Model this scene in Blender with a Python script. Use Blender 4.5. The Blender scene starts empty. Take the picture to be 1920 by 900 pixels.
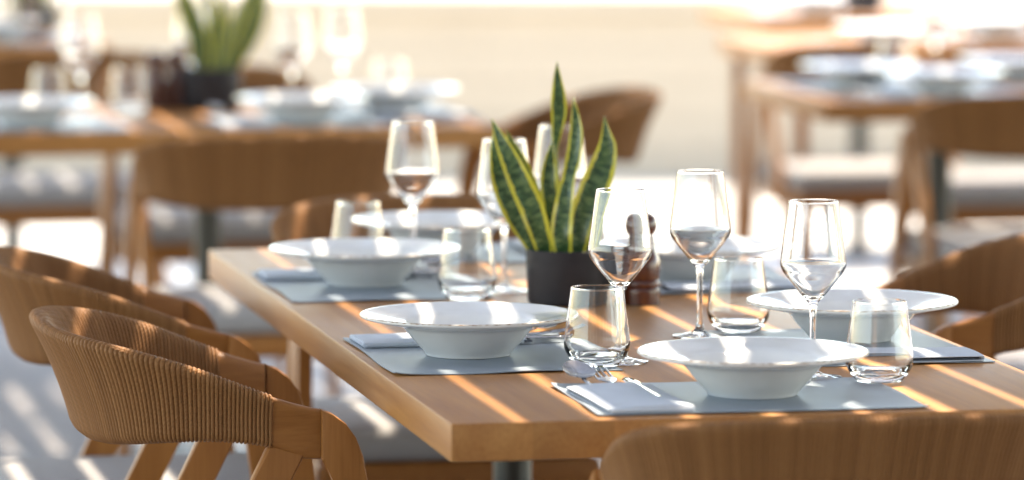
import bpy, bmesh, math, random
from mathutils import Vector, Matrix
random.seed(7)
R = math.radians
C = bpy.context.scene.collection
scene = bpy.context.scene

# ------------------------------------------------------------------ camera, sky, sun, exposure
PSI = R(11.0942)
CAM = Vector((-1.0393, -5.6686, 1.5169))
cam = bpy.data.cameras.new('camera'); camo = bpy.data.objects.new('camera', cam); C.objects.link(camo)
cam.sensor_width = 36; cam.sensor_fit = 'HORIZONTAL'; cam.lens = 9401.3/1920*36
camo.location = CAM; camo.rotation_euler = (R(90-5.4834), 0, -PSI)
cam.clip_start = 0.1; cam.clip_end = 3000
cam.dof.use_dof = True; cam.dof.focus_distance = 6.36; cam.dof.aperture_fstop = 3.1; cam.dof.aperture_blades = 0
scene.camera = camo
SUNV = Vector((0.40, 0.30, 1.0)).normalized()
w = bpy.data.worlds.new('World'); scene.world = w; w.use_nodes = True
sky = w.node_tree.nodes.new('ShaderNodeTexSky'); sky.sky_type = 'NISHITA'; sky.sun_disc = False
sky.sun_elevation = math.asin(SUNV.z); sky.sun_rotation = math.atan2(SUNV.x, SUNV.y)
sky.air_density = 1.0; sky.dust_density = 0.6; sky.ozone_density = 0.3
bg = w.node_tree.nodes['Background']; bg.inputs[1].default_value = 0.15
w.node_tree.links.new(sky.outputs[0], bg.inputs[0])
sl = bpy.data.lights.new('sun', 'SUN'); sl.energy = 2.45; sl.angle = R(0.5); sl.color = (1, 0.955, 0.89)
so = bpy.data.objects.new('sun', sl); C.objects.link(so); so.location = (5, 5, 20)
so.rotation_euler = SUNV.to_track_quat('Z', 'Y').to_euler()
scene.view_settings.view_transform = 'Standard'; scene.view_settings.look = 'None'
scene.view_settings.gamma = 1; scene.view_settings.use_curve_mapping = False
scene.view_settings.exposure = 2.62
scene.view_settings.use_white_balance = True; scene.view_settings.white_balance_temperature = 8050; scene.view_settings.white_balance_tint = 10
scene.render.engine = 'CYCLES'
scene.cycles.use_denoising = True
scene.cycles.max_bounces = 14; scene.cycles.transmission_bounces = 12; scene.cycles.glossy_bounces = 6; scene.cycles.diffuse_bounces = 5
scene.cycles.transparent_max_bounces = 12
scene.cycles.sample_clamp_indirect = 8; scene.cycles.blur_glossy = 0.5

# ------------------------------------------------------------------ materials
def newmat(name):
    m = bpy.data.materials.new(name); m.use_nodes = True
    nt = m.node_tree; b = nt.nodes['Principled BSDF']
    return m, nt, b
def N(nt, t, **kw):
    n = nt.nodes.new(t)
    for k, v in kw.items():
        if k in n.inputs: n.inputs[k].default_value = v
        else: setattr(n, k, v)
    return n
def ramp(nt, src, stops):
    r = nt.nodes.new('ShaderNodeValToRGB'); e = r.color_ramp.elements
    while len(e) < len(stops): e.new(0.5)
    for el, (p, c) in zip(e, stops): el.position = p; el.color = (*c, 1)
    nt.links.new(src, r.inputs[0]); return r
def coords(nt, scale=(1, 1, 1), out='Object'):
    tc = nt.nodes.new('ShaderNodeTexCoord'); mp = nt.nodes.new('ShaderNodeMapping'); mp.inputs['Scale'].default_value = scale
    nt.links.new(tc.outputs[out], mp.inputs['Vector']); return mp.outputs[0]
def bump(nt, b, src, strength, dist):
    bp = N(nt, 'ShaderNodeBump', Strength=strength, Distance=dist)
    nt.links.new(src, bp.inputs['Height']); nt.links.new(bp.outputs[0], b.inputs['Normal']); return bp
def plain(name, col, rough=0.5, metal=0.0, noise=0.0, nscale=40, bumpd=0.0, coat=0.0, spec=0.5):
    m, nt, b = newmat(name)
    b.inputs['Base Color'].default_value = (*col, 1); b.inputs['Roughness'].default_value = rough
    b.inputs['Metallic'].default_value = metal; b.inputs['Coat Weight'].default_value = coat
    b.inputs['Specular IOR Level'].default_value = spec
    if noise or bumpd:
        v = coords(nt); n = N(nt, 'ShaderNodeTexNoise', Scale=nscale, Detail=5.0)
        nt.links.new(v, n.inputs['Vector'])
        if noise:
            r = ramp(nt, n.outputs['Fac'], [(0.25, tuple(c*(1-noise) for c in col)), (0.75, tuple(min(1, c*(1+noise)) for c in col))])
            nt.links.new(r.outputs[0], b.inputs['Base Color'])
        if bumpd: bump(nt, b, n.outputs['Fac'], 1.0, bumpd)
    return m
def wood(name, dark, light, axis, rough=0.4, coat=0.0, fine=90, spec=0.5, boards=None):
    m, nt, b = newmat(name)
    sc = [1.0, 1.0, 1.0]; sc[axis] = 0.045
    v = coords(nt, tuple(sc))
    n1 = N(nt, 'ShaderNodeTexNoise', Scale=fine*0.22, Detail=6.0, Roughness=0.6, Distortion=1.2); nt.links.new(v, n1.inputs['Vector'])
    n2 = N(nt, 'ShaderNodeTexNoise', Scale=fine*2.2, Detail=4.0, Roughness=0.65); nt.links.new(v, n2.inputs['Vector'])
    mx = N(nt, 'ShaderNodeMix', data_type='FLOAT'); mx.inputs[0].default_value = 0.42
    nt.links.new(n1.outputs['Fac'], mx.inputs[2]); nt.links.new(n2.outputs['Fac'], mx.inputs[3])
    mid = tuple((a+c)/2 for a, c in zip(dark, light))
    r = ramp(nt, mx.outputs[0], [(0.34, dark), (0.5, mid), (0.66, light)])
    nt.links.new(r.outputs[0], b.inputs['Base Color'])
    if boards is not None:                            # staves glued side by side, each its own tone
        tc = nt.nodes.new('ShaderNodeTexCoord'); sp = nt.nodes.new('ShaderNodeSeparateXYZ'); nt.links.new(tc.outputs['Object'], sp.inputs[0])
        ml = N(nt, 'ShaderNodeMath', operation='MULTIPLY'); ml.inputs[1].default_value = 10.3; nt.links.new(sp.outputs[boards], ml.inputs[0])
        fl = N(nt, 'ShaderNodeMath', operation='FLOOR'); nt.links.new(ml.outputs[0], fl.inputs[0])
        wn = N(nt, 'ShaderNodeTexWhiteNoise', noise_dimensions='1D'); nt.links.new(fl.outputs[0], wn.inputs['W'])
        mr = N(nt, 'ShaderNodeMapRange'); mr.inputs['To Min'].default_value = 0.84; mr.inputs['To Max'].default_value = 1.12; nt.links.new(wn.outputs['Value'], mr.inputs[0])
        vm = N(nt, 'ShaderNodeVectorMath', operation='SCALE'); nt.links.new(r.outputs[0], vm.inputs[0]); nt.links.new(mr.outputs[0], vm.inputs['Scale'])
        nt.links.new(vm.outputs[0], b.inputs['Base Color'])
    rr = N(nt, 'ShaderNodeMapRange'); rr.inputs['To Min'].default_value = rough-0.07; rr.inputs['To Max'].default_value = rough+0.1
    nt.links.new(n2.outputs['Fac'], rr.inputs[0]); nt.links.new(rr.outputs[0], b.inputs['Roughness'])
    b.inputs['Coat Weight'].default_value = coat; b.inputs['Coat Roughness'].default_value = 0.25
    b.inputs['Specular IOR Level'].default_value = spec
    bump(nt, b, n2.outputs['Fac'], 0.5, 0.0004)
    return m
M = {}
M['table_long'] = wood(boards=0, name='oiled oak along the table', dark=(0.31, 0.118, 0.030), light=(0.46, 0.215, 0.066), axis=1, rough=0.42, spec=0.42)
M['table_wide'] = wood('oiled oak across the table', (0.31, 0.118, 0.030), (0.46, 0.215, 0.066), 0, 0.46, 0.0, spec=0.32)
M['chair_z'] = wood('chair oak upright', (0.235, 0.085, 0.019), (0.36, 0.147, 0.039), 2, 0.46, 0.0, spec=0.32)
M['chair_x'] = wood('chair oak level', (0.235, 0.085, 0.019), (0.36, 0.147, 0.039), 0, 0.46, 0.0, spec=0.32)
M['mill'] = wood('dark turned wood', (0.052, 0.0125, 0.006), (0.118, 0.030, 0.014), 2, 0.22, 0.5)
M['pot'] = plain('matt charcoal glaze', (0.022, 0.021, 0.026), 0.6, noise=0.15, nscale=60, spec=0.3)
M['soil'] = plain('soil', (0.03, 0.02, 0.012), 0.9, noise=0.5, nscale=120, bumpd=0.003)
M['metal'] = plain('dark bronze metal', (0.045, 0.042, 0.036), 0.45, metal=0.6)
M['steel'] = plain('polished steel', (0.38, 0.38, 0.39), 0.08, metal=1.0)
M['cushion'] = plain('grey woven cushion', (0.31, 0.30, 0.30), 0.9, noise=0.08, nscale=500, bumpd=0.0006, spec=0.2)
M['mat'] = plain('grey woven vinyl', (0.26, 0.315, 0.37), 0.45, noise=0.08, nscale=9, spec=0.5)
M['napkin'] = plain('pale napkin cloth', (0.53, 0.585, 0.66), 0.85, noise=0.04, nscale=30, bumpd=0.0005, spec=0.2)
M['napkin_gap_shade'] = plain('painted napkin gap shade', (0.10, 0.12, 0.16), 0.85)
M['wall'] = None
def ceramic():
    m, nt, b = newmat('white glazed stoneware')
    b.inputs['Base Color'].default_value = (0.74, 0.75, 0.745, 1); b.inputs['Roughness'].default_value = 0.11
    v = coords(nt); n = N(nt, 'ShaderNodeTexNoise', Scale=14.0, Detail=3.0); nt.links.new(v, n.inputs['Vector'])
    bump(nt, b, n.outputs['Fac'], 0.35, 0.0012)
    r = ramp(nt, n.outputs['Fac'], [(0.3, (0.70, 0.71, 0.70)), (0.7, (0.77, 0.775, 0.77))]); nt.links.new(r.outputs[0], b.inputs['Base Color'])
    return m
def ceramic_rim():
    m, nt, b = newmat('bare clay rim'); b.inputs['Roughness'].default_value = 0.35
    v = coords(nt); n = N(nt, 'ShaderNodeTexNoise', Scale=130.0, Detail=4.0); nt.links.new(v, n.inputs['Vector'])
    r = ramp(nt, n.outputs['Fac'], [(0.36, (0.36, 0.26, 0.19)), (0.50, (0.60, 0.54, 0.48)), (0.66, (0.72, 0.70, 0.67))]); nt.links.new(r.outputs[0], b.inputs['Base Color'])
    return m
M['ceramic'] = ceramic(); M['rim'] = ceramic_rim()
def glassm():
    m = bpy.data.materials.new('clear glass'); m.use_nodes = True; nt = m.node_tree
    nt.nodes.remove(nt.nodes['Principled BSDF'])
    g = N(nt, 'ShaderNodeBsdfGlass', Roughness=0.0, IOR=1.46); g.inputs['Color'].default_value = (1, 1, 1, 1)
    nt.links.new(g.outputs[0], nt.nodes['Material Output'].inputs[0]); return m
M['glass'] = glassm()
def ropem():
    m, nt, b = newmat('wound paper cord')
    uv = nt.nodes.new('ShaderNodeUVMap')
    sx = nt.nodes.new('ShaderNodeSeparateXYZ'); nt.links.new(uv.outputs[0], sx.inputs[0])
    fl = N(nt, 'ShaderNodeMath', operation='FLOOR'); nt.links.new(sx.outputs[0], fl.inputs[0])
    wn = N(nt, 'ShaderNodeTexWhiteNoise', noise_dimensions='1D'); nt.links.new(fl.outputs[0], wn.inputs['W'])
    no = N(nt, 'ShaderNodeTexNoise', Scale=0.9, Detail=4.0); nt.links.new(uv.outputs[0], no.inputs['Vector'])
    mx = N(nt, 'ShaderNodeMix', data_type='FLOAT'); mx.inputs[0].default_value = 0.45
    nt.links.new(wn.outputs['Value'], mx.inputs[2]); nt.links.new(no.outputs['Fac'], mx.inputs[3])
    r = ramp(nt, mx.outputs[0], [(0.1, (0.200, 0.083, 0.024)), (0.5, (0.245, 0.106, 0.033)), (0.9, (0.30, 0.138, 0.048))])
    nt.links.new(r.outputs[0], b.inputs['Base Color']); b.inputs['Roughness'].default_value = 0.62; b.inputs['Specular IOR Level'].default_value = 0.35
    wv = N(nt, 'ShaderNodeTexWave', wave_type='BANDS', bands_direction='DIAGONAL', Scale=0.55, Distortion=0.3); nt.links.new(uv.outputs[0], wv.inputs['Vector'])
    bump(nt, b, wv.outputs['Fac'], 0.35, 0.001)
    return m
M['rope'] = ropem()
def leafm():
    m, nt, b = newmat('snake plant leaf')
    uv = nt.nodes.new('ShaderNodeUVMap'); sx = nt.nodes.new('ShaderNodeSeparateXYZ'); nt.links.new(uv.outputs[0], sx.inputs[0])
    mp = nt.nodes.new('ShaderNodeMapping'); mp.inputs['Scale'].default_value = (1.1, 8.5, 1); nt.links.new(uv.outputs[0], mp.inputs[0])
    oi = nt.nodes.new('ShaderNodeTexCoord')
    no = N(nt, 'ShaderNodeTexNoise', Scale=1.7, Detail=4.0, Roughness=0.6, Distortion=1.0); nt.links.new(mp.outputs[0], no.inputs['Vector'])
    r = ramp(nt, no.outputs['Fac'], [(0.38, (0.018, 0.050, 0.018)), (0.50, (0.045, 0.105, 0.036)), (0.63, (0.14, 0.215, 0.08))])
    s = N(nt, 'ShaderNodeMath', operation='SUBTRACT'); s.inputs[1].default_value = 0.5; nt.links.new(sx.outputs[0], s.inputs[0])
    a = N(nt, 'ShaderNodeMath', operation='ABSOLUTE'); nt.links.new(s.outputs[0], a.inputs[0])
    n2 = N(nt, 'ShaderNodeTexNoise', Scale=9.0, Detail=2.0); nt.links.new(uv.outputs[0], n2.inputs['Vector'])
    ad = N(nt, 'ShaderNodeMath', operation='MULTIPLY_ADD'); ad.inputs[1].default_value = 0.20; nt.links.new(n2.outputs['Fac'], ad.inputs[0]); nt.links.new(a.outputs[0], ad.inputs[2])
    e = ramp(nt, ad.outputs[0], [(0.425, (0, 0, 0)), (0.465, (1, 1, 1))])
    mx = N(nt, 'ShaderNodeMix', data_type='RGBA'); nt.links.new(e.outputs[0], mx.inputs[0]); nt.links.new(r.outputs[0], mx.inputs[6]); mx.inputs[7].default_value = (0.60, 0.56, 0.06, 1)
    nt.links.new(mx.outputs[2], b.inputs['Base Color']); b.inputs['Roughness'].default_value = 0.25
    b.inputs['Subsurface Weight'].default_value = 0.0
    bump(nt, b, no.outputs['Fac'], 0.25, 0.001)
    return m
M['leaf'] = leafm()
def wallm():
    m, nt, b = newmat('cream painted boards'); b.inputs['Roughness'].default_value = 0.7
    v = coords(nt)
    n = N(nt, 'ShaderNodeTexNoise', Scale=2.5, Detail=5.0); nt.links.new(v, n.inputs['Vector'])
    r = ramp(nt, n.outputs['Fac'], [(0.3, (0.45, 0.385, 0.305)), (0.7, (0.48, 0.415, 0.33))])
    nt.links.new(r.outputs[0], b.inputs['Base Color']); return m
M['wall'] = wallm()
def floorm():
    m, nt, b = newmat('pale stone paving'); b.inputs['Roughness'].default_value = 0.6
    v = coords(nt)
    n = N(nt, 'ShaderNodeTexNoise', Scale=3.0, Detail=8.0); nt.links.new(v, n.inputs['Vector'])
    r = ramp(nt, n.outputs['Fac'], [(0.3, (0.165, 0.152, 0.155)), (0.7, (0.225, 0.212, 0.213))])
    br = N(nt, 'ShaderNodeTexBrick', Scale=1.0); br.offset = 0.5
    br.inputs['Mortar Size'].default_value = 0.004; br.inputs['Brick Width'].default_value = 0.9; br.inputs['Row Height'].default_value = 0.45
    br.inputs['Mortar'].default_value = (0.25, 0.25, 0.25, 1)
    nt.links.new(v, br.inputs['Vector']); nt.links.new(r.outputs[0], br.inputs['Color1']); nt.links.new(r.outputs[0], br.inputs['Color2'])
    nt.links.new(br.outputs['Color'], b.inputs['Base Color']); return m
M['floor'] = floorm()
M['sand'] = plain('pale sandy ground', (0.42, 0.39, 0.33), 0.9, noise=0.2, nscale=0.8)
M['slat'] = plain('pale grey painted wood', (0.50, 0.51, 0.52), 0.6, noise=0.08, nscale=6)

# ------------------------------------------------------------------ mesh helpers
def obj(name, bm, mats, parent=None, smooth=True, angle=40):
    bmesh.ops.recalc_face_normals(bm, faces=bm.faces)
    me = bpy.data.meshes.new(name); bm.to_mesh(me); bm.free()
    for m in (mats if isinstance(mats, (list, tuple)) else [mats]): me.materials.append(m)
    if smooth:
        for p in me.polygons: p.use_smooth = True
        me.set_sharp_from_angle(angle=R(angle))
    o = bpy.data.objects.new(name, me); C.objects.link(o)
    if parent: o.parent = parent
    return o
def tag(o, label, cat, group=None):
    o['label'] = label; o['category'] = cat
    if group: o['group'] = group
    elif 'group' in o: del o['group']
    return o
def thing(name, label, cat, loc=(0, 0, 0), rotz=0, group=None):
    o = bpy.data.objects.new(name, None); C.objects.link(o); o.empty_display_size = 0.1
    o.location = loc; o.rotation_euler = (0, 0, rotz)
    return tag(o, label, cat, group)
def structure(o): o['kind'] = 'structure'; return o
def dup(root, label, loc, rotz=0, group=None, scale=1):
    r = root.copy(); C.objects.link(r); r.location = loc; r.rotation_euler = (0, 0, rotz); r.scale = (scale,)*3
    tag(r, label, root['category'], group)
    for ch in list(root.children):
        c = ch.copy(); C.objects.link(c); c.parent = r
        for g in ch.children:
            d = g.copy(); C.objects.link(d); d.parent = c
    return r
def box(bm, x0, x1, y0, y1, z0, z1, bev=0.0, seg=2):
    r = bmesh.ops.create_cube(bm, size=1)
    for v in r['verts']:
        v.co = Vector((x0 if v.co.x < 0 else x1, y0 if v.co.y < 0 else y1, z0 if v.co.z < 0 else z1))
    if bev:
        es = {e for v in r['verts'] for e in v.link_edges}
        bmesh.ops.bevel(bm, geom=list(es), offset=bev, segments=seg, affect='EDGES', profile=0.5)
def lathe(bm, prof, seg=64, matidx=None):
    rings = []
    for (r, z) in prof:
        if r < 1e-6: rings.append([bm.verts.new((0, 0, z))])
        else: rings.append([bm.verts.new((r*math.cos(2*math.pi*k/seg), r*math.sin(2*math.pi*k/seg), z)) for k in range(seg)])
    for i in range(len(rings)-1):
        a, b = rings[i], rings[i+1]
        for k in range(seg):
            k2 = (k+1) % seg
            if len(a) == 1 and len(b) == 1: continue
            if len(a) == 1: f = bm.faces.new((a[0], b[k], b[k2]))
            elif len(b) == 1: f = bm.faces.new((a[k], a[k2], b[0]))
            else: f = bm.faces.new((a[k], a[k2], b[k2], b[k]))
            if matidx: f.material_index = matidx.get(i, 0)
    return rings
def cr(pts, n):
    """Catmull-Rom through the points, n samples a span"""
    P = [Vector(p) for p in pts]; P = [2*P[0]-P[1]] + P + [2*P[-1]-P[-2]]; out = []
    for i in range(1, len(P)-2):
        for k in range(n):
            t = k/n; a, b, c, d = P[i-1:i+3]
            out.append(0.5*((2*b)+(c-a)*t+(2*a-5*b+4*c-d)*t*t+(3*b-a-3*c+d)*t**3))
    out.append(P[-2]); return out
def prism(bm, poly, y0, y1, bev=0.0, shear=0.0):
    """side outline (x,z) given a thickness along y; shear leans the foot outwards"""
    a = [bm.verts.new((x, y0 + shear*(0.7-z), z)) for x, z in poly]; b = [bm.verts.new((x, y1 + shear*(0.7-z), z)) for x, z in poly]
    n = len(poly); fs = [bm.faces.new(a), bm.faces.new(b[::-1])]
    for i in range(n): bm.faces.new((a[i], b[i], b[(i+1) % n], a[(i+1) % n]))
    if bev:
        es = [e for f in fs for e in f.edges]
        bmesh.ops.bevel(bm, geom=es, offset=bev, segments=2, affect='EDGES', profile=0.5)
CP, SP = math.cos(PSI), math.sin(PSI)
def yard(X, Y):
    """the terrace is laid out square to the low wall: X along the wall, Y towards it"""
    return (CAM.x + X*CP + Y*SP, CAM.y - X*SP + Y*CP)

# ------------------------------------------------------------------ setting
bm = bmesh.new()
g = 400
bm.faces.new([bm.verts.new(v) for v in ((-g, -g, -0.02), (g, -g, -0.02), (g, g, -0.02), (-g, g, -0.02))])
structure(obj('ground', bm, M['sand'], smooth=False))
bm = bmesh.new()
pts = [yard(-9, -4), yard(12, -4), yard(12, 18.0), yard(-9, 18.0)]
lo = [bm.verts.new((*p, -0.15)) for p in pts]; hi = [bm.verts.new((*p, 0)) for p in pts]
bm.faces.new(hi); bm.faces.new(lo[::-1])
for i in range(4): bm.faces.new((lo[i], lo[(i+1) % 4], hi[(i+1) % 4], hi[i]))
structure(obj('terrace_floor', bm, M['floor'], smooth=False))
bm = bmesh.new()  # paler floor band beyond the pergola; sunlit brightness painted into its colour
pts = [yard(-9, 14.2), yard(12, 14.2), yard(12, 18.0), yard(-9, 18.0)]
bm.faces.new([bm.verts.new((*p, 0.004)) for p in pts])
structure(obj('painted_sunlit_band', bm, plain('paving with sunlight in its colour', (0.52, 0.50, 0.46), 0.6, noise=0.08, nscale=3), smooth=False))
# low boarded wall
wt = thing('low_wall', 'long low cream boarded wall at the back of the terrace', 'wall', (*yard(4.2, 18.15), 0), -PSI)
x0, x1 = -8.2, 7.5
bm = bmesh.new()
nb = 5; hb = 0.60/nb
for k in range(nb): box(bm, x0, x1, -0.14, 0.14, k*hb+0.0012, (k+1)*hb-0.0012, 0.0015, 1)
box(bm, x0+0.01, x1-0.01, -0.132, 0.132, -0.05, 0.6)
obj('board_face', bm, M['wall'], wt)
bm = bmesh.new(); box(bm, x0-0.02, x1+0.02, -0.17, 0.17, 0.603, 0.672, 0.004)
obj('coping', bm, M['wall'], wt)

# unseen building added behind the camera to block sky fill and darken reflections
rb = thing('added_building', 'unseen pale rendered building front added to block sky fill', 'building', (0, -11.5, 0))
bm = bmesh.new()
xs = [-11 + 2.75*k for k in range(9)]
for k, xx in enumerate(xs): box(bm, xx-0.35, xx+0.35, -0.3, 0, 0, 2.6, 0.004)
box(bm, -12, 12, -0.32, 0.02, 2.6, 3.6, 0.004)
obj('wall', bm, plain('pale render', (0.42, 0.39, 0.36), 0.8, noise=0.1, nscale=3), rb)
for k in range(8):
    bm = bmesh.new(); box(bm, xs[k]+0.352, xs[k+1]-0.352, -0.2, -0.17, 0.0, 2.598)
    obj('window', bm, plain('dark window glass', (0.02, 0.02, 0.02), 0.08), rb)

# pergola overhead: slats run along the terrace, thin gaps let strips of sun through
pg = thing('pergola', 'wooden slatted pergola roof shading the tables from above', 'pergola', (0, 0, 0))
HZ = 2.62
bm = bmesh.new()
a = -3.917; k = 0
while a < 7.0:
    wdt = 0.1035 - (0.029, 0.0215, 0.028, 0.0185, 0.026, 0.023)[k % 6]
    y1 = 10.2 if a < 2.35 else 7.0
    box(bm, a, a+wdt, -11.45, y1, HZ, HZ+0.022)
    a += 0.1035; k += 1
obj('slat_roof', bm, M['slat'], pg, smooth=False)
for b_, xa, xb in ((-10.5, -4, 7), (-6.2, -4, 7), (-1.9, -4, 7), (3.35, -4, 7), (6.9, 2.4, 7), (10.1, -4, 2.4)):
    bm = bmesh.new(); box(bm, xa, xb, b_-0.05, b_+0.05, HZ-0.162, HZ-0.002, 0.004); obj('beam', bm, M['slat'], pg)
for pa, pb in ((-3.9, -10.5), (6.9, -10.5), (-3.9, 3.35), (6.9, 3.35), (-3.9, 10.1), (6.9, 6.9)):
    bm = bmesh.new(); box(bm, pa-0.06, pa+0.06, pb-0.06, pb+0.06, 0.0, HZ-0.164, 0.005); obj('post', bm, M['slat'], pg)

# ------------------------------------------------------------------ tables
TZ = 0.75; TH = 0.046
def table(name, label, loc, w, l, rotz=0, along=1, peds=(), legs=False):
    """w along x, l along y, origin at the near left corner on the floor"""
    t = thing(name, label, 'table', loc, rotz, 'wooden restaurant tables')
    bm = bmesh.new(); box(bm, 0, w, 0, l, TZ-TH, TZ, 0.003, 2)
    obj('tabletop', bm, M['table_long'] if along == 1 else M['table_wide'], t)
    for (px, py) in peds:
        bm = bmesh.new()
        lathe(bm, [(0, 0), (0.21, 0), (0.21, 0.008), (0.20, 0.012), (0.034, 0.016), (0.029, 0.022), (0.029, TZ-TH-0.014), (0.12, TZ-TH-0.010), (0.12, TZ-TH-0.001), (0, TZ-TH-0.001)], 40)
        p = obj('pedestal', bm, M['metal'], t); p.location = (px, py, 0)
    if legs:
        for lx in (0.03, w-0.075):
            for ly in (0.03, l-0.075):
                bm = bmesh.new(); box(bm, lx, lx+0.034, ly, ly+0.034, 0, TZ-TH-0.001, 0.004); obj('leg', bm, M['chair_z'], t)
    return t
table('dining_table', 'sharp front oak table laid for six with potted plant in the middle', (0, 0, 0), 0.80, 2.11, peds=((0.40, 0.45), (0.40, 1.67)))
table('dining_table', 'blurred oak table at left laid with two dark mills and a potted plant', (-1.10, 4.55, 0), 2.07, 0.81, R(2.5), 0, peds=((0.35, 0.42), (1.51, 0.42)))
table('dining_table', 'blurred oak table at right with bluish plates in shade', (1.81, 5.21, 0), 2.1, 0.80, 0, 0, peds=((0.38, 0.40), (1.72, 0.40)))
table('dining_table', 'sunlit oak table at upper right with glaring white plates', (2.20, 7.08, 0), 2.0, 0.80, 0, 0, legs=True)
table('dining_table', 'farthest table at upper right carrying a small plant pot', (2.55, 8.75, 0), 2.0, 0.80, 0, 0, peds=((0.40, 0.40), (1.60, 0.40)))
table('dining_table', 'far table in the upper left corner with a mill and a pot', (-1.45, 7.80, 0), 1.95, 0.80, 0, 0, peds=((0.35, 0.40), (1.72, 0.42)))

# ------------------------------------------------------------------ chair (faces +x)
def chair_path():
    half = [(0.118, 0.238), (0.06, 0.243), (0.0, 0.243), (-0.055, 0.232), (-0.098, 0.203), (-0.128, 0.160), (-0.145, 0.105), (-0.152, 0.038)]
    pts = [(x, -y, 0) for x, y in half] + [(x, y, 0) for x, y in half[::-1]]
    return cr(pts, 24)
PATH = chair_path()
CUM = [0]
for i in range(1, len(PATH)): CUM.append(CUM[-1] + (PATH[i]-PATH[i-1]).length)
TOT = CUM[-1]
def path_at(s):
    s = max(0, min(TOT, s))
    import bisect
    i = min(max(bisect.bisect_right(CUM, s)-1, 0), len(PATH)-2)
    t = (s-CUM[i])/(CUM[i+1]-CUM[i]); p = PATH[i].lerp(PATH[i+1], t)
    i0, i1 = max(i-3, 0), min(i+4, len(PATH)-1)
    d = (PATH[i1]-PATH[i0]).normalized()
    return p, Vector((-d.y, d.x, 0))            # point, outward normal
def ease(t): t = max(0, min(1, t)); return t*t*(3-2*t)
def band_shape(x):
    """height of the band's edges and its outward lean, by how far forward it is"""
    f = max(0, min(1, (x+0.152)/0.270))
    top = 0.797 - 0.095*(0.6*f + 0.4*ease(f))
    bot = 0.650 + 0.016*math.sin(math.pi*min(1, f*1.1)) - 0.012*ease((f-0.7)/0.3)
    lean = 0.054*(1-f)**0.8 + 0.004
    return top, bot, lean
def section(s, thick, grow, n=14):
    p, nrm = path_at(s); top, bot, lean = band_shape(p.x); lean *= 0.3+0.7*abs(nrm.x)
    h = top-bot; r = thick/2; out = []
    ring = []
    for k in range(n+1):                         # outer side, bottom to top
        ring.append((r, -h/2+r + (h-2*r)*k/n, 1, 0))
    for k in range(1, 6):
        a_ = math.pi*k/6; ring.append((r*math.cos(a_), h/2-r+r*math.sin(a_), math.cos(a_), math.sin(a_)))
    for k in range(n+1): ring.append((-r, h/2-r-(h-2*r)*k/n, -1, 0))
    for k in range(1, 6):
        a_ = math.pi + math.pi*k/6; ring.append((r*math.cos(a_), -h/2+r+r*math.sin(a_), math.cos(a_), math.sin(a_)))
    zc = (top+bot)/2
    for (u, v, nu, nv) in ring:
        u2, v2 = u+nu*grow, v+nv*grow
        bulge = 0.006*(1-(2*v/h)**2)
        out.append(p + nrm*(u2 + lean*(v2/h+0.5) - bulge) + Vector((0, 0, zc+v2)))
    return out
def sweep(bm, ss, thick, growf, uvscale=None):
    uvl = bm.loops.layers.uv.new('UVMap') if uvscale else None
    rings = [[bm.verts.new(c) for c in section(s, thick, growf(i))] for i, s in enumerate(ss)]
    n = len(rings[0])
    for i in range(len(rings)-1):
        for k in range(n):
            k2 = (k+1) % n
            f = bm.faces.new((rings[i][k], rings[i][k2], rings[i+1][k2], rings[i+1][k]))
            if uvl:
                for l, (ii, kk) in zip(f.loops, ((i, k), (i, k+1), (i+1, k+1), (i+1, k))): l[uvl].uv = (uvscale[ii], kk*1.2)
    bm.faces.new(rings[0][::-1]); bm.faces.new(rings[-1])
RS = 0.062                                           # cord starts this far from each arm joint
def make_chair(label, group):
    t = thing('dining_chair', label, 'chair', group=group)
    nr = int(round((TOT-2*RS)/0.0051)); sub = 5
    ss = [RS + (TOT-2*RS)*i/(nr*sub) for i in range(nr*sub+1)]
    uvs = [i/sub for i in range(nr*sub+1)]
    bm = bmesh.new()
    sweep(bm, ss, 0.021, lambda i: 0.0026*math.sqrt(max(0, 1-((i % sub)/sub*2-1)**2)) , uvs)
    obj('backrest', bm, M['rope'], t, angle=75)
    for s0, s1 in ((0, RS+0.012), (TOT-RS-0.012, TOT)):
        bm = bmesh.new(); sweep(bm, [s0+(s1-s0)*i/10 for i in range(11)], 0.020, lambda i: 0)
        obj('arm', bm, M['chair_x'], t, angle=50)
    top, bot, lean = band_shape(0.118)
    prof = [(0.119, top), (0.134, top-0.006), (0.150, top-0.018), (0.163, top-0.036), (0.172, top-0.060), (0.179, 0.60), (0.196, 0.45), (0.250, 0.0),
            (0.216, 0.0), (0.156, 0.45), (0.140, 0.575), (0.134, 0.61), (0.125, bot), (0.119, bot)]
    rear = [(0.104, 0.656), (0.052, 0.656), (-0.075, 0.40), (-0.305, 0.0), (-0.268, 0.0), (-0.026, 0.40)]
    for sgn in (-1, 1):
        yc = sgn*0.2410
        bm = bmesh.new(); prism(bm, prof, yc-0.0115, yc+0.0115, 0.003, sgn*0.03); obj('leg', bm, M['chair_z'], t)
        bm = bmesh.new(); prism(bm, rear, sgn*0.2385-0.0095, sgn*0.2385+0.0095, 0.003, -sgn*0.02); obj('leg', bm, M['chair_z'], t)
    bm = bmesh.new(); box(bm, -0.185, 0.215, -0.226, 0.226, 0.365, 0.412, 0.012, 2); obj('seat_frame', bm, M['chair_x'], t)
    bm = bmesh.new(); box(bm, -0.19, 0.225, -0.222, 0.222, 0.4125, 0.470, 0.024, 4)
    obj('seat_cushion', bm, M['cushion'], t, angle=80)
    return t
GC = 'rope back dining chairs'
proto = make_chair('sharpest rope back chair at bottom left, nearest on the left side of the front table', GC)
proto.location = (-0.19, 0.765, 0)
dup(proto, 'slightly blurred rope back chair behind the sharp one at the left edge', (-0.19, 1.61, 0), 0, GC)
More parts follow.
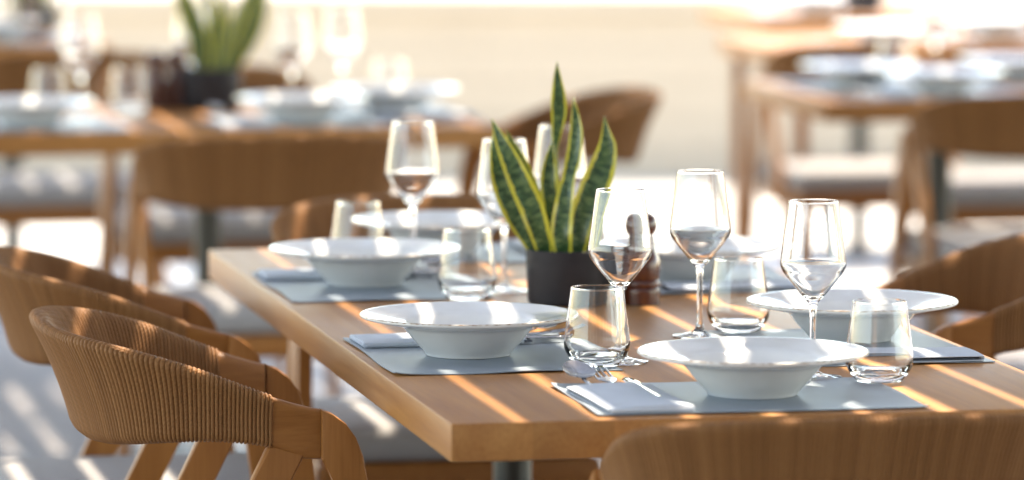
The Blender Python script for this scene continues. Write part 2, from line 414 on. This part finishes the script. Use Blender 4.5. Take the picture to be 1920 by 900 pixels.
dup(proto, 'chair seen from behind across the bottom right corner', (0.408, -0.185, 0), R(90), GC)
dup(proto, 'rope back chair at the right edge facing the front table', (1.09, 1.53, 0), R(180), GC)
dup(proto, 'rope back chair at the far end of the front table, behind the tumbler', (0.395, 2.27, 0), R(-90), GC)
dup(proto, 'blurred chair with its broad back to us in front of the left table', (0.37, 4.02, 0), R(90), GC)
dup(proto, 'blurred chair in profile behind the tall plant, at the end of the left table', (1.15, 4.98, 0), R(178), GC)
dup(proto, 'blurred chair on the far side of the left table, behind the dark mills', (0.50, 5.90, 0), R(-88), GC)
dup(proto, 'dark blurred chair at the left edge between the two left tables', (0.27, 6.85, 0), R(90), GC)
dup(proto, 'blurred chair with its back to us at the right edge, before the right table', (2.20, 4.93, 0), R(90), GC)
dup(proto, 'orange lit chair on the far side of the right table', (2.60, 6.45, 0), R(-90), GC)

dup(proto, 'blurred brown chair back between the right table and the sunlit table', (2.36, 6.92, 0), R(90), GC)

# ------------------------------------------------------------------ tableware builders
def make_plate(label, group):
    prof = [(0, 0.0115), (0.040, 0.0118), (0.054, 0.0150), (0.064, 0.0225), (0.074, 0.0340), (0.0800, 0.0405), (0.085, 0.0430), (0.100, 0.0462), (0.120, 0.0500), (0.1340, 0.0530), (0.1375, 0.0537),
            (0.1392, 0.0533), (0.1400, 0.0520), (0.1395, 0.0500), (0.1370, 0.0488), (0.120, 0.0452), (0.100, 0.0412), (0.0880, 0.0385), (0.0845, 0.0360), (0.082, 0.0335), (0.074, 0.0235), (0.064, 0.0120), (0.0575, 0.0055), (0.0555, 0.0025), (0.0545, 0.0), (0.050, 0.0), (0.048, 0.0025), (0, 0.0030)]
    bm = bmesh.new(); lathe(bm, prof, 96, {10: 1, 11: 1, 12: 0, 9: 0})
    o = obj('soup_plate', bm, [M['ceramic'], M['rim']], angle=60)
    return tag(o, label, 'plate', group)
def make_wine(label, group):
    t = thing('wine_glass', label, 'wine glass', group=group)
    out = cr([(0.0360, 0.0022, 0), (0.024, 0.0038, 0), (0.0115, 0.0070, 0), (0.0055, 0.0135, 0), (0.0040, 0.030, 0), (0.0037, 0.055, 0), (0.0040, 0.080, 0), (0.0055, 0.0925, 0), (0.0100, 0.0985, 0), (0.0220, 0.1125, 0), (0.0360, 0.1305, 0), (0.0398, 0.1375, 0), (0.0410, 0.1430, 0), (0.0406, 0.1490, 0), (0.0368, 0.1780, 0), (0.0314, 0.2185, 0), (0.0312, 0.2192, 0), (0.0311, 0.2196, 0)], 4)
    inn = cr([(0.0303, 0.2196, 0), (0.0304, 0.2192, 0), (0.0306, 0.2185, 0), (0.0360, 0.1780, 0), (0.0398, 0.1490, 0), (0.0401, 0.1432, 0), (0.0386, 0.1382, 0), (0.0346, 0.1318, 0), (0.0205, 0.1142, 0), (0.0090, 0.1030, 0), (0.0, 0.1008, 0)], 4)
    prof = [(0, 0), (0.0350, 0.0), (0.0360, 0.0008)] + [(p.x, p.y) for p in out] + [(0.0309, 0.21985), (0.0305, 0.21985)] + [(max(0, p.x), p.y) for p in inn]
    prof[-1] = (0, prof[-1][1])
    # bowl and foot-with-stem as two parts of one blown glass
    bm = bmesh.new(); lathe(bm, prof, 72)
    o = obj('glass_body', bm, M['glass'], t, angle=32)
    return t
def make_tumbler(label, group):
    out = cr([(0.0300, 0.0025, 0), (0.0355, 0.0090, 0), (0.0405, 0.0180, 0), (0.0422, 0.0270, 0), (0.0415, 0.0360, 0), (0.0385, 0.0600, 0), (0.0337, 0.0965, 0), (0.0336, 0.0972, 0), (0.0335, 0.0976, 0)], 5)
    inn = cr([(0.0326, 0.0976, 0), (0.0327, 0.0972, 0), (0.0328, 0.0965, 0), (0.0376, 0.0600, 0), (0.0405, 0.0360, 0), (0.0409, 0.0275, 0), (0.0375, 0.0190, 0), (0.0300, 0.0110, 0), (0.015, 0.0080, 0), (0, 0.0075, 0)], 5)
    prof = [(0, 0.0018), (0.020, 0.0012), (0.0250, 0), (0.0280, 0.0004)] + [(p.x, p.y) for p in out] + [(0.0333, 0.09785), (0.0328, 0.09785)] + [(max(0, p.x), p.y) for p in inn]
    prof[-1] = (0, prof[-1][1])
    bm = bmesh.new(); lathe(bm, prof, 72)
    o = obj('tumbler', bm, M['glass'], angle=32)
    return tag(o, label, 'glass', group)
def make_mat(label, group, seed=0):
    """placemat, x 0.29 m deep, y 0.40 m wide, edges lifting a little"""
    rnd = random.Random(seed); bm = bmesh.new(); nx, ny = 30, 40; g = []
    ph = [rnd.uniform(0, 6.28) for _ in range(6)]
    for side in (0, 1):
        gg = []
        for i in range(nx+1):
            row = []
            for j in range(ny+1):
                u, v = i/nx, j/ny; x, y = (u-0.5)*0.29, (v-0.5)*0.40
                e = max(0, (abs(u-0.5)-0.42)/0.08)**2 + max(0, (abs(v-0.5)-0.44)/0.06)**2
                z = 0.0022*e*(0.5+0.5*math.sin(9*u+ph[0])*math.sin(8*v+ph[1])) 
                x += 0.0012*math.sin(v*9+ph[2]) if i in (0, nx) else 0; y += 0.0015*math.sin(u*8+ph[3]) if j in (0, ny) else 0
                row.append(bm.verts.new((x, y, z + (0.0014 if side else 0.0002))))
            gg.append(row)
        g.append(gg)
    for i in range(nx):
        for j in range(ny):
            bm.faces.new((g[1][i][j], g[1][i+1][j], g[1][i+1][j+1], g[1][i][j+1])); bm.faces.new((g[0][i][j], g[0][i][j+1], g[0][i+1][j+1], g[0][i+1][j]))
    for i in range(nx):
        for j in (0, ny): bm.faces.new((g[0][i][j], g[0][i+1][j], g[1][i+1][j], g[1][i][j]))
    for j in range(ny):
        for i in (0, nx): bm.faces.new((g[0][i][j], g[0][i][j+1], g[1][i][j+1], g[1][i][j]))
    o = obj('placemat', bm, M['mat'], angle=30)
    return tag(o, label, 'placemat', group)
def make_napkin(label, group, seed=0):
    """napkin folded into a sleeve, x forward 0.23 m, y 0.105 m; open at the far end"""
    rnd = random.Random(seed); bm = bmesh.new(); nx, ny = 24, 12
    def sheet(z0, thick, L, W, amp, arch, mi):
        gs = []
        p0, p1 = rnd.uniform(0, 6), rnd.uniform(0, 6)
        for side in (0, 1):
            rows = []
            for i in range(nx+1):
                row = []
                for j in range(ny+1):
                    u, v = i/nx, j/ny
                    z = z0 + arch*math.sin(math.pi*v)*(0.45+0.55*u) + amp*math.sin(5*u+p0)*math.sin(4*v+p1)
                    rr = 1-((2*v-1)**8)*0.5
                    row.append(bm.verts.new((-0.115+L*u + 0.002*math.sin(7*v+p1)*(i == nx), (v-0.5)*W, z + (thick*rr if side else 0))))
                rows.append(row)
            gs.append(rows)
        fs = []
        for i in range(nx):
            for j in range(ny):
                fs.append(bm.faces.new((gs[1][i][j], gs[1][i+1][j], gs[1][i+1][j+1], gs[1][i][j+1]))); fs.append(bm.faces.new((gs[0][i][j], gs[0][i][j+1], gs[0][i+1][j+1], gs[0][i+1][j])))
        for i in range(nx):
            for j in (0, ny): fs.append(bm.faces.new((gs[0][i][j], gs[0][i+1][j], gs[1][i+1][j], gs[1][i][j])))
        for j in range(ny):
            for i in (0, nx): fs.append(bm.faces.new((gs[0][i][j], gs[0][i][j+1], gs[1][i][j+1], gs[1][i][j])))
        for f in fs: f.material_index = mi
    sheet(0.0003, 0.0028, 0.226, 0.104, 0.0001, 0.0, 0)
    sheet(0.0036, 0.0018, 0.222, 0.101, 0.0002, 0.0010, 1)  # dark middle layer: shade of the sleeve's gap painted as colour
    sheet(0.0066, 0.0024, 0.215, 0.106, 0.0007, 0.0032, 0)
    # the fold that closes the sleeve along its outer side
    box(bm, -0.114, 0.098, -0.0535, -0.047, 0.0010, 0.0082, 0.0025, 3)
    box(bm, -0.117, -0.110, -0.052, 0.050, 0.0010, 0.0082, 0.0025, 3)
    for v in bm.verts: v.co.z *= 0.78
    o = obj('napkin', bm, [M['napkin'], M['napkin_gap_shade']], angle=50)
    return tag(o, label, 'napkin', group)
def strip(bm, outline, thick):
    """outline: (x, halfwidth, z) along x; a flat bar with rounded long edges"""
    rings = []
    for x, hw, z in outline:
        hw = max(hw, 0.0004)
        rings.append([bm.verts.new(c) for c in ((x, -hw, z), (x, -hw*0.7, z+thick/2), (x, 0, z+thick/2*1.2), (x, hw*0.7, z+thick/2), (x, hw, z), (x, hw*0.7, z-thick/2), (x, -hw*0.7, z-thick/2))])
    n = 7
    for a, b in zip(rings, rings[1:]):
        for k in range(n): bm.faces.new((a[k], a[(k+1) % n], b[(k+1) % n], b[k]))
    bm.faces.new(rings[0][::-1]); bm.faces.new(rings[-1])
def tilt(bm, x0, ang):
    for v in bm.verts:
        if v.co.x > x0:
            dx = v.co.x-x0; v.co.z += dx*math.tan(ang)
def make_spoon(label, group):
    bm = bmesh.new()
    strip(bm, [(-0.13, 0.0065, 0.001), (-0.09, 0.0055, 0.001), (-0.02, 0.0028, 0.002), (0.010, 0.0026, 0.004), (0.018, 0.0034, 0.0040)], 0.002)
    seg, ringn = 32, 8; rings = []; L, Wd = 0.029, 0.0195
    for side in (0, 1):
        rs = []
        for i in range(1, ringn+1):
            f = i/ringn
            rs.append([bm.verts.new((0.044 + L*f*math.cos(2*math.pi*k/seg), Wd*f*math.sin(2*math.pi*k/seg)*(1-0.18*math.cos(2*math.pi*k/seg)), 0.0055 - 0.0055*(1-f*f) + (0.001 if side else 0))) for k in range(seg)])
        c = bm.verts.new((0.044, 0, 0.001 if side else 0))
        for k in range(seg): bm.faces.new((c, rs[0][k], rs[0][(k+1) % seg]))
        for a, b in zip(rs, rs[1:]):
            for k in range(seg): bm.faces.new((a[k], b[k], b[(k+1) % seg], a[(k+1) % seg]))
        rings.append(rs[-1])
    for k in range(seg): bm.faces.new((rings[0][k], rings[0][(k+1) % seg], rings[1][(k+1) % seg], rings[1][k]))
    tilt(bm, 0.008, 0.24)
    return tag(obj('spoon', bm, M['steel'], angle=70), label, 'spoon', group)
def make_fork(label, group):
    bm = bmesh.new()
    strip(bm, [(-0.13, 0.0065, 0.001), (-0.09, 0.0055, 0.001), (-0.02, 0.0028, 0.002), (0.000, 0.0040, 0.003), (0.012, 0.0110, 0.0030), (0.024, 0.0122, 0.0028), (0.027, 0.0122, 0.0028)], 0.002)
    for k in range(4):
        n0 = len(bm.verts)
        strip(bm, [(0.026, 0.0016, 0.0028), (0.045, 0.0014, 0.0034), (0.062, 0.0011, 0.0055), (0.070, 0.0005, 0.0072)], 0.0018)
        bm.verts.ensure_lookup_table()
        for v in bm.verts[n0:]: v.co.y += (k-1.5)*0.0068
    tilt(bm, 0.004, 0.08)
    return tag(obj('fork', bm, M['steel'], angle=60), label, 'fork', group)
def make_knife(label, group):
    bm = bmesh.new()
    strip(bm, [(-0.13, 0.0060, 0.001), (-0.03, 0.0050, 0.0015), (-0.015, 0.0040, 0.002), (0.0, 0.0085, 0.002), (0.025, 0.0095, 0.002), (0.040, 0.0080, 0.002), (0.050, 0.0045, 0.002), (0.053, 0.0015, 0.002)], 0.0026)
    return tag(obj('knife', bm, M['steel'], angle=60), label, 'knife', group)
def make_mill(label, group):
    t = thing('pepper_mill', label, 'pepper mill', group=group)
    body = cr([(0.0255, 0.001, 0), (0.0258, 0.018, 0), (0.0250, 0.0225, 0), (0.0232, 0.0245, 0), (0.0250, 0.0265, 0), (0.0258, 0.0300, 0), (0.0245, 0.0335, 0), (0.0230, 0.0350, 0), (0.0250, 0.0372, 0), (0.0262, 0.050, 0), (0.0252, 0.062, 0), (0.0200, 0.076, 0), (0.0165, 0.084, 0), (0.0175, 0.0875, 0), (0.0160, 0.0905, 0)], 4)
    bm = bmesh.new(); lathe(bm, [(0, 0.001)]+[(p.x, p.y) for p in body]+[(0, 0.0905)], 48); obj('body', bm, M['mill'], t, angle=50)
    head = cr([(0.0150, 0.0908, 0), (0.0180, 0.0935, 0), (0.0150, 0.0965, 0), (0.0195, 0.1020, 0), (0.0222, 0.1120, 0), (0.0195, 0.1225, 0), (0.0110, 0.1290, 0), (0.0, 0.1305, 0)], 5)
    bm = bmesh.new(); lathe(bm, [(0, 0.0908)]+[(max(p.x, 0), p.y) for p in head[:-1]]+[(0, 0.1305)], 48); obj('head', bm, M['mill'], t, angle=50)
    bm = bmesh.new(); lathe(bm, [(0, 0), (0.0252, 0), (0.0252, 0.001), (0, 0.001)], 32); obj('base_ring', bm, M['metal'], t)
    return t
def leaf(bm, pts, fold, n=8):
    """pts: (right, up, half width, depth, twist); a thick fleshy blade"""
    P = cr([(p[0], p[3], p[1]) for p in pts], n); W = cr([(p[2], p[4], 0) for p in pts], n)
    uvl = bm.loops.layers.uv.new('UVMap'); m = 8; top, bot = [], []; L = [0]
    for i in range(1, len(P)): L.append(L[-1]+(P[i]-P[i-1]).length)
    for i, (p, wv) in enumerate(zip(P, W)):
        hw = max(wv.x, 0.0004); a_, b_ = P[max(i-1, 0)], P[min(i+1, len(P)-1)]; tan = (b_-a_).normalized()
        side = tan.cross(Vector((0, -1, 0))).normalized()*-1
        side = Matrix.Rotation(wv.y, 3, tan) @ side
        nrm = side.cross(tan).normalized()
        if nrm.y > 0: nrm = -nrm
        rt, rb = [], []
        for k in range(m+1):
            u = 2*k/m-1
            off = fold*hw*(u*u) + 0.0014*math.sin(9*L[i]/0.1+2*u)*abs(u)
            th = 0.0018*(1-u*u)+0.0003
            rt.append(bm.verts.new(p + side*hw*u + nrm*(off+th))); rb.append(bm.verts.new(p + side*hw*u + nrm*(off-th)))
        top.append(rt); bot.append(rb)
    def quad(vs, uvs):
        f = bm.faces.new(vs)
        for l, q in zip(f.loops, uvs): l[uvl].uv = q
    for i in range(len(P)-1):
        for k in range(m):
            uv = [(k/m, L[i]/0.1), ((k+1)/m, L[i]/0.1), ((k+1)/m, L[i+1]/0.1), (k/m, L[i+1]/0.1)]
            quad((top[i][k], top[i][k+1], top[i+1][k+1], top[i+1][k]), uv); quad((bot[i][k], bot[i][k+1], bot[i+1][k+1], bot[i+1][k]), uv)
        for k in (0, m):
            u = k/m; quad((top[i][k], bot[i][k], bot[i+1][k], top[i+1][k]), [(u, L[i]/0.1)]*2+[(u, L[i+1]/0.1)]*2)
    for i in (0, len(P)-1):
        bm.faces.new(top[i]+bot[i][::-1])
def make_plant(label, group):
    t = thing('potted_plant', label, 'plant', group=group)
    bm = bmesh.new()
    lathe(bm, [(0, 0), (0.056, 0), (0.0585, 0.002), (0.0595, 0.006), (0.0622, 0.074), (0.0620, 0.0772), (0.0605, 0.078), (0.0590, 0.0770), (0.0575, 0.066), (0, 0.066)], 64)
    obj('pot', bm, M['pot'], t, angle=45)
    bm = bmesh.new(); lathe(bm, [(0, 0.0662), (0.0573, 0.0662), (0.0573, 0.070), (0.03, 0.073), (0, 0.0735)], 40); obj('soil', bm, M['soil'], t)
    S = 0.001/1.333
    def px(x, y, hw, d, tw=0): return ((x-1076)*S, (484-y)*S+0.074, hw*S, d, tw)
    leaves = [
        (0.25, [px(1056, 489, 8, .012), px(1052, 430, 11, .016), px(1046, 360, 11, .022), px(1047, 305, 7, .024, .5), px(1051, 262, 10, .022, .3), px(1055, 225, 15, .02, .1), px(1055, 195, 14, .018), px(1053, 160, 8, .016), px(1052, 128, .4, .014)]),
        (0.30, [px(1052, 489, 9, .002), px(1046, 440, 15, .004), px(1040, 390, 17, .006), px(1037, 350, 16, .008), px(1039, 312, 10, .01), px(1044, 276, .4, .012)]),
        (0.35, [px(1030, 489, 14, -.022), px(1022, 455, 19, -.024), px(1006, 405, 23, -.026), px(982, 350, 22, -.024), px(957, 295, 16, -.02), px(941, 262, 9, -.016), px(929, 234, .4, -.012)]),
        (0.30, [px(1036, 489, 8, .014), px(1024, 430, 12, .016), px(1004, 370, 15, .018), px(984, 320, 13, .018), px(968, 285, 7, .018), px(956, 256, .4, .018)]),
        (0.35, [px(1012, 489, 9, -.012), px(996, 455, 16, -.012), px(970, 405, 22, -.01), px(949, 352, 20, -.008), px(936, 300, 11, -.006), px(932, 258, .4, -.004)]),
        (0.45, [px(1064, 489, 15, -.030), px(1060, 448, 20, -.032), px(1064, 398, 18, -.026), px(1075, 348, 14, -.018, -.4), px(1084, 308, 14, -.012, -.3), px(1088, 265, 13, -.008, -.1), px(1086, 228, 8, -.006), px(1082, 193, .4, -.004)]),
        (0.40, [px(1090, 489, 13, -.014), px(1095, 450, 20, -.014), px(1104, 408, 26, -.012), px(1121, 366, 28, -.008), px(1137, 326, 25, -.002), px(1146, 288, 18, .002), px(1144, 260, 9, .004), px(1141, 230, .4, .006)]),
        (0.30, [px(1104, 489, 8, .006), px(1114, 455, 10, .008), px(1122, 425, 7, .01), px(1128, 402, .4, .012)]),
    ]
    for fold, pts in leaves:
        bm = bmesh.new(); leaf(bm, pts, fold); obj('leaf', bm, M['leaf'], t, angle=70)
    return t

# ------------------------------------------------------------------ the front table's settings
E_ = 0.0004
G = dict(plate='white wide rimmed soup plates', wine='long stemmed wine glasses', tum='stemless clear tumblers', mat='grey placemats', nap='folded napkins', spoon='spoons in the napkins', fork='forks in the napkins', knife='knives in the napkins', mill='dark wooden mills', plant='potted snake plants')
P = {}
def put(kind, label, x, y, z=TZ, rot=0, maker=None):
    z += E_
    if kind not in P:
        P[kind] = maker(label, G[kind]); o = P[kind]; o.location = (x, y, z); o.rotation_euler = (0, 0, rot); return o
    return dup(P[kind], label, (x, y, z), rot, G[kind])
MZ = TZ + 0.0034
# rot: the way the sitter looks
seats = {
    'near left': dict(mat=(0.157, 0.650), rot=0, plate=(0.141, 0.644)),
    'far left': dict(mat=(0.157, 1.510), rot=0, plate=(0.153, 1.535)),
    'near end': dict(mat=(0.382, 0.166), rot=R(90), plate=(0.404, 0.180)),
    'near right': dict(mat=(0.637, 0.640), rot=R(180), plate=(0.668, 0.705)),
    'far right': dict(mat=(0.640, 1.510), rot=R(180), plate=(0.622, 1.490)),
    'far end': dict(mat=(0.385, 1.945), rot=R(-90), plate=(0.345, 1.962)),
}
pl_txt = {
    'near left': 'white soup plate left of the wine glass and tumbler in sharp focus',
    'far left': 'white soup plate nearest the left corner of the front table',
    'near end': 'nearest white soup plate, beside the spoon and fork',
    'near right': 'white soup plate at the right edge of the front table',
    'far right': 'white soup plate half hidden behind the pepper mill and wine glass',
    'far end': 'white soup plate at the far end, behind the tall left wine glass',
}
mat_txt = {k: 'grey placemat under the ' + v.replace('white soup', 'soup', 1) if v.startswith('white') else 'grey placemat under the nearest soup plate' for k, v in pl_txt.items()}
mat_txt = {
    'near left': 'grey placemat with curled left edge under the sharp left soup plate', 'far left': 'grey placemat at the far left corner of the front table',
    'near end': 'grey placemat nearest to us, with spoon and fork at its corner', 'near right': 'grey placemat along the right edge of the front table',
    'far right': 'grey placemat behind the pepper mill', 'far end': 'grey placemat at the far end behind the plant'}
nap_txt = {
    'near left': 'folded napkin tucked behind the sharp left soup plate', 'far left': 'folded napkin near the left corner of the front table',
    'near end': 'folded pale blue napkin in front with spoon and fork sticking out', 'near right': 'flat pale blue napkin at the right edge of the front table',
    'far right': 'dark shaded napkin right of the pepper mill', 'far end': 'blurred napkin at far end left of the plant pot'}
where = {'near left': 'behind the sharp left soup plate', 'far left': 'near the left corner of the front table', 'near end': 'at the front beside the nearest plate',
         'near right': 'at the right edge of the front table', 'far right': 'right of the pepper mill', 'far end': 'at the far end beside the plant pot'}
for i, (k, s) in enumerate(seats.items()):
    mx, my = s['mat']; rot = s['rot']; c_, s_ = math.cos(rot), math.sin(rot)
    m = make_mat(mat_txt[k], G['mat'], i); m.location = (mx, my, TZ+E_); m.rotation_euler = (0, 0, rot + R((0, 0.6, -0.5, 1.2, -0.8, 0.5)[i]))
    put('plate', pl_txt[k], *s['plate'], MZ-0.0012, R(37*i), make_plate)
    def loc(f, l): return (mx + c_*f - s_*l, my + s_*f + c_*l)
    n = make_napkin(nap_txt[k], G['nap'], i); nx_, ny_ = loc(-0.022, 0.140); n.location = (nx_, ny_, MZ-0.0012+E_); n.rotation_euler = (0, 0, rot + R((1, -2, 1.5, -1, 2, 1)[i]))
    for kind, maker, f, l, rr in (('spoon', make_spoon, 0.090, 0.166, 3), ('fork', make_fork, 0.096, 0.136, 2), ('knife', make_knife, 0.085, 0.108, 0)):
        ux, uy = loc(f, l)
        put(kind, f'steel {kind} in the napkin ' + where[k], ux, uy, MZ+0.0040, rot+R(rr), maker)
# glasses
for lab, x, y in (('sharp wine glass right of the plant, behind the sharp tumbler', 0.318, 0.538), ('wine glass in the middle right, against the bright floor', 0.483, 0.796), ('rightmost wine glass, standing behind the nearest plate', 0.518, 0.331),
                  ('blurred wine glass just left of the plant', 0.335, 1.398), ('leftmost wine glass of the front table, before the far plate', 0.266, 1.768), ('blurred wine glass half hidden behind the plant leaves', 0.469, 1.649)):
    put('wine', lab, x, y, rot=R(40*x*10), maker=make_wine)
for lab, x, y, z in (('sharp tumbler at the centre, in front of the plant pot', 0.280, 0.500, MZ-0.0012), ('tumbler between the middle wine glass and the right plate', 0.548, 0.846, TZ), ('rightmost tumbler, overlapping the right end of the nearest plate', 0.588, 0.275, TZ+0.002),
                     ('blurred tumbler left of the plant pot', 0.264, 1.309, TZ+0.002), ('blurred leftmost tumbler of the front table, before the far plate', 0.186, 1.79, TZ)):
    put('tum', lab, x, y, z, R(60*x*10), make_tumbler)
put('plant', 'sharp snake plant in charcoal pot on the front table', 0.398, 1.238, rot=-PSI, maker=make_plant)
put('mill', 'reddish turned pepper mill right of the front plant', 0.495, 1.205, maker=make_mill)

# ------------------------------------------------------------------ the tables behind, out of focus
def far_setting(x, y, rot, txt, spoon=False):
    c_, s_ = math.cos(rot), math.sin(rot)
    m = dup(P['mat0'], 'blurred grey placemat ' + txt, (x, y, TZ+E_), rot, G['mat'])
    put('plate', 'blurred white plate ' + txt, x, y, MZ-0.0012, rot)
    n = dup(P['nap0'], 'blurred napkin ' + txt, (x - c_*0.022 - s_*0.14, y - s_*0.022 + c_*0.14, MZ-0.0012+E_), rot, G['nap'])
    if spoon: put('spoon', 'blurred glinting spoon ' + txt, x + c_*0.07 - s_*0.165, y + s_*0.07 + c_*0.165, MZ+0.0062, rot)
P['mat0'] = [o for o in C.objects if o.name.startswith('placemat')][0]; P['nap0'] = [o for o in C.objects if o.name.startswith('napkin')][0]
far_setting(0.56, 4.80, R(92.5), 'behind the broad chair back on the left table', True)
far_setting(0.80, 5.04, R(182.5), 'at the right end of the left table')
far_setting(-0.02, 4.78, R(92.5), 'at the left picture edge on the left table', True)
far_setting(2.14, 5.40, R(90), 'on the right table before the chair back', True)
far_setting(2.44, 5.82, R(-90), 'on the far side of the right table')
far_setting(2.01, 5.66, 0, 'at the left end of the right table')
far_setting(2.52, 7.28, R(90), 'on the near side of the sunlit table')
far_setting(2.95, 7.66, R(-90), 'on the far side of the sunlit table')
far_setting(2.78, 9.02, R(90), 'on the farthest table at upper right')
far_setting(0.20, 8.00, R(90), 'on the far table in the upper left corner')
for lab, x, y in (('big blurred wine glass at left on the left table', 0.115, 5.00), ('blurred wine glass right of the left table plant', 0.575, 5.03), ('blurred wine glass farther right on the left table', 0.715, 5.22),
                  ('blurred wine glass in the middle of the right table', 2.25, 5.86), ('blurred wine glass by the right picture edge on the right table', 2.53, 5.95), ('blurred wine glass just above the dark mills on the left table', 0.40, 5.34),
                  ('blurred wine glass beside the far left mill', 0.26, 8.30), ('blurred wine glass in the upper left corner by the pot', 0.50-.06, 8.40)):
    put('wine', lab, x, y)
for lab, x, y in (('blurred tumbler left of the big blurred wine glass', 0.06, 5.13), ('blurred tumbler left of the dark mills', 0.235, 5.15), ('pale blurred tumbler at the right end of the left table', 0.835, 5.30), ('bright tumbler on the sunlit table', 2.74, 7.45), ('blurred tumbler on the right table beside its wine glass', 2.16, 5.90)):
    put('tum', lab, x, y)
for lab, x, y in (('dark mill on the left table, left of its pair', 0.305, 5.24), ('dark mill next to the pot on the left table', 0.352, 5.255), ('dark mill in the upper left corner', 0.33, 8.28), ('dark mill at top right on the farthest table', 3.62, 9.15)):
    put('mill', lab, x, y)
for lab, x, y, r_ in (('blurred snake plant in charcoal pot on the left table', 0.425, 5.245, R(172)), ('tiny far plant on the farthest table at upper right', 2.92, 9.0, R(60)), ('far plant pot in the upper left corner', 0.39-.03, 8.42, R(10))):
    po = put('plant', lab, x, y, rot=r_)
    if 'left table' in lab: po.scale = (1.12, 1.12, 1.18)
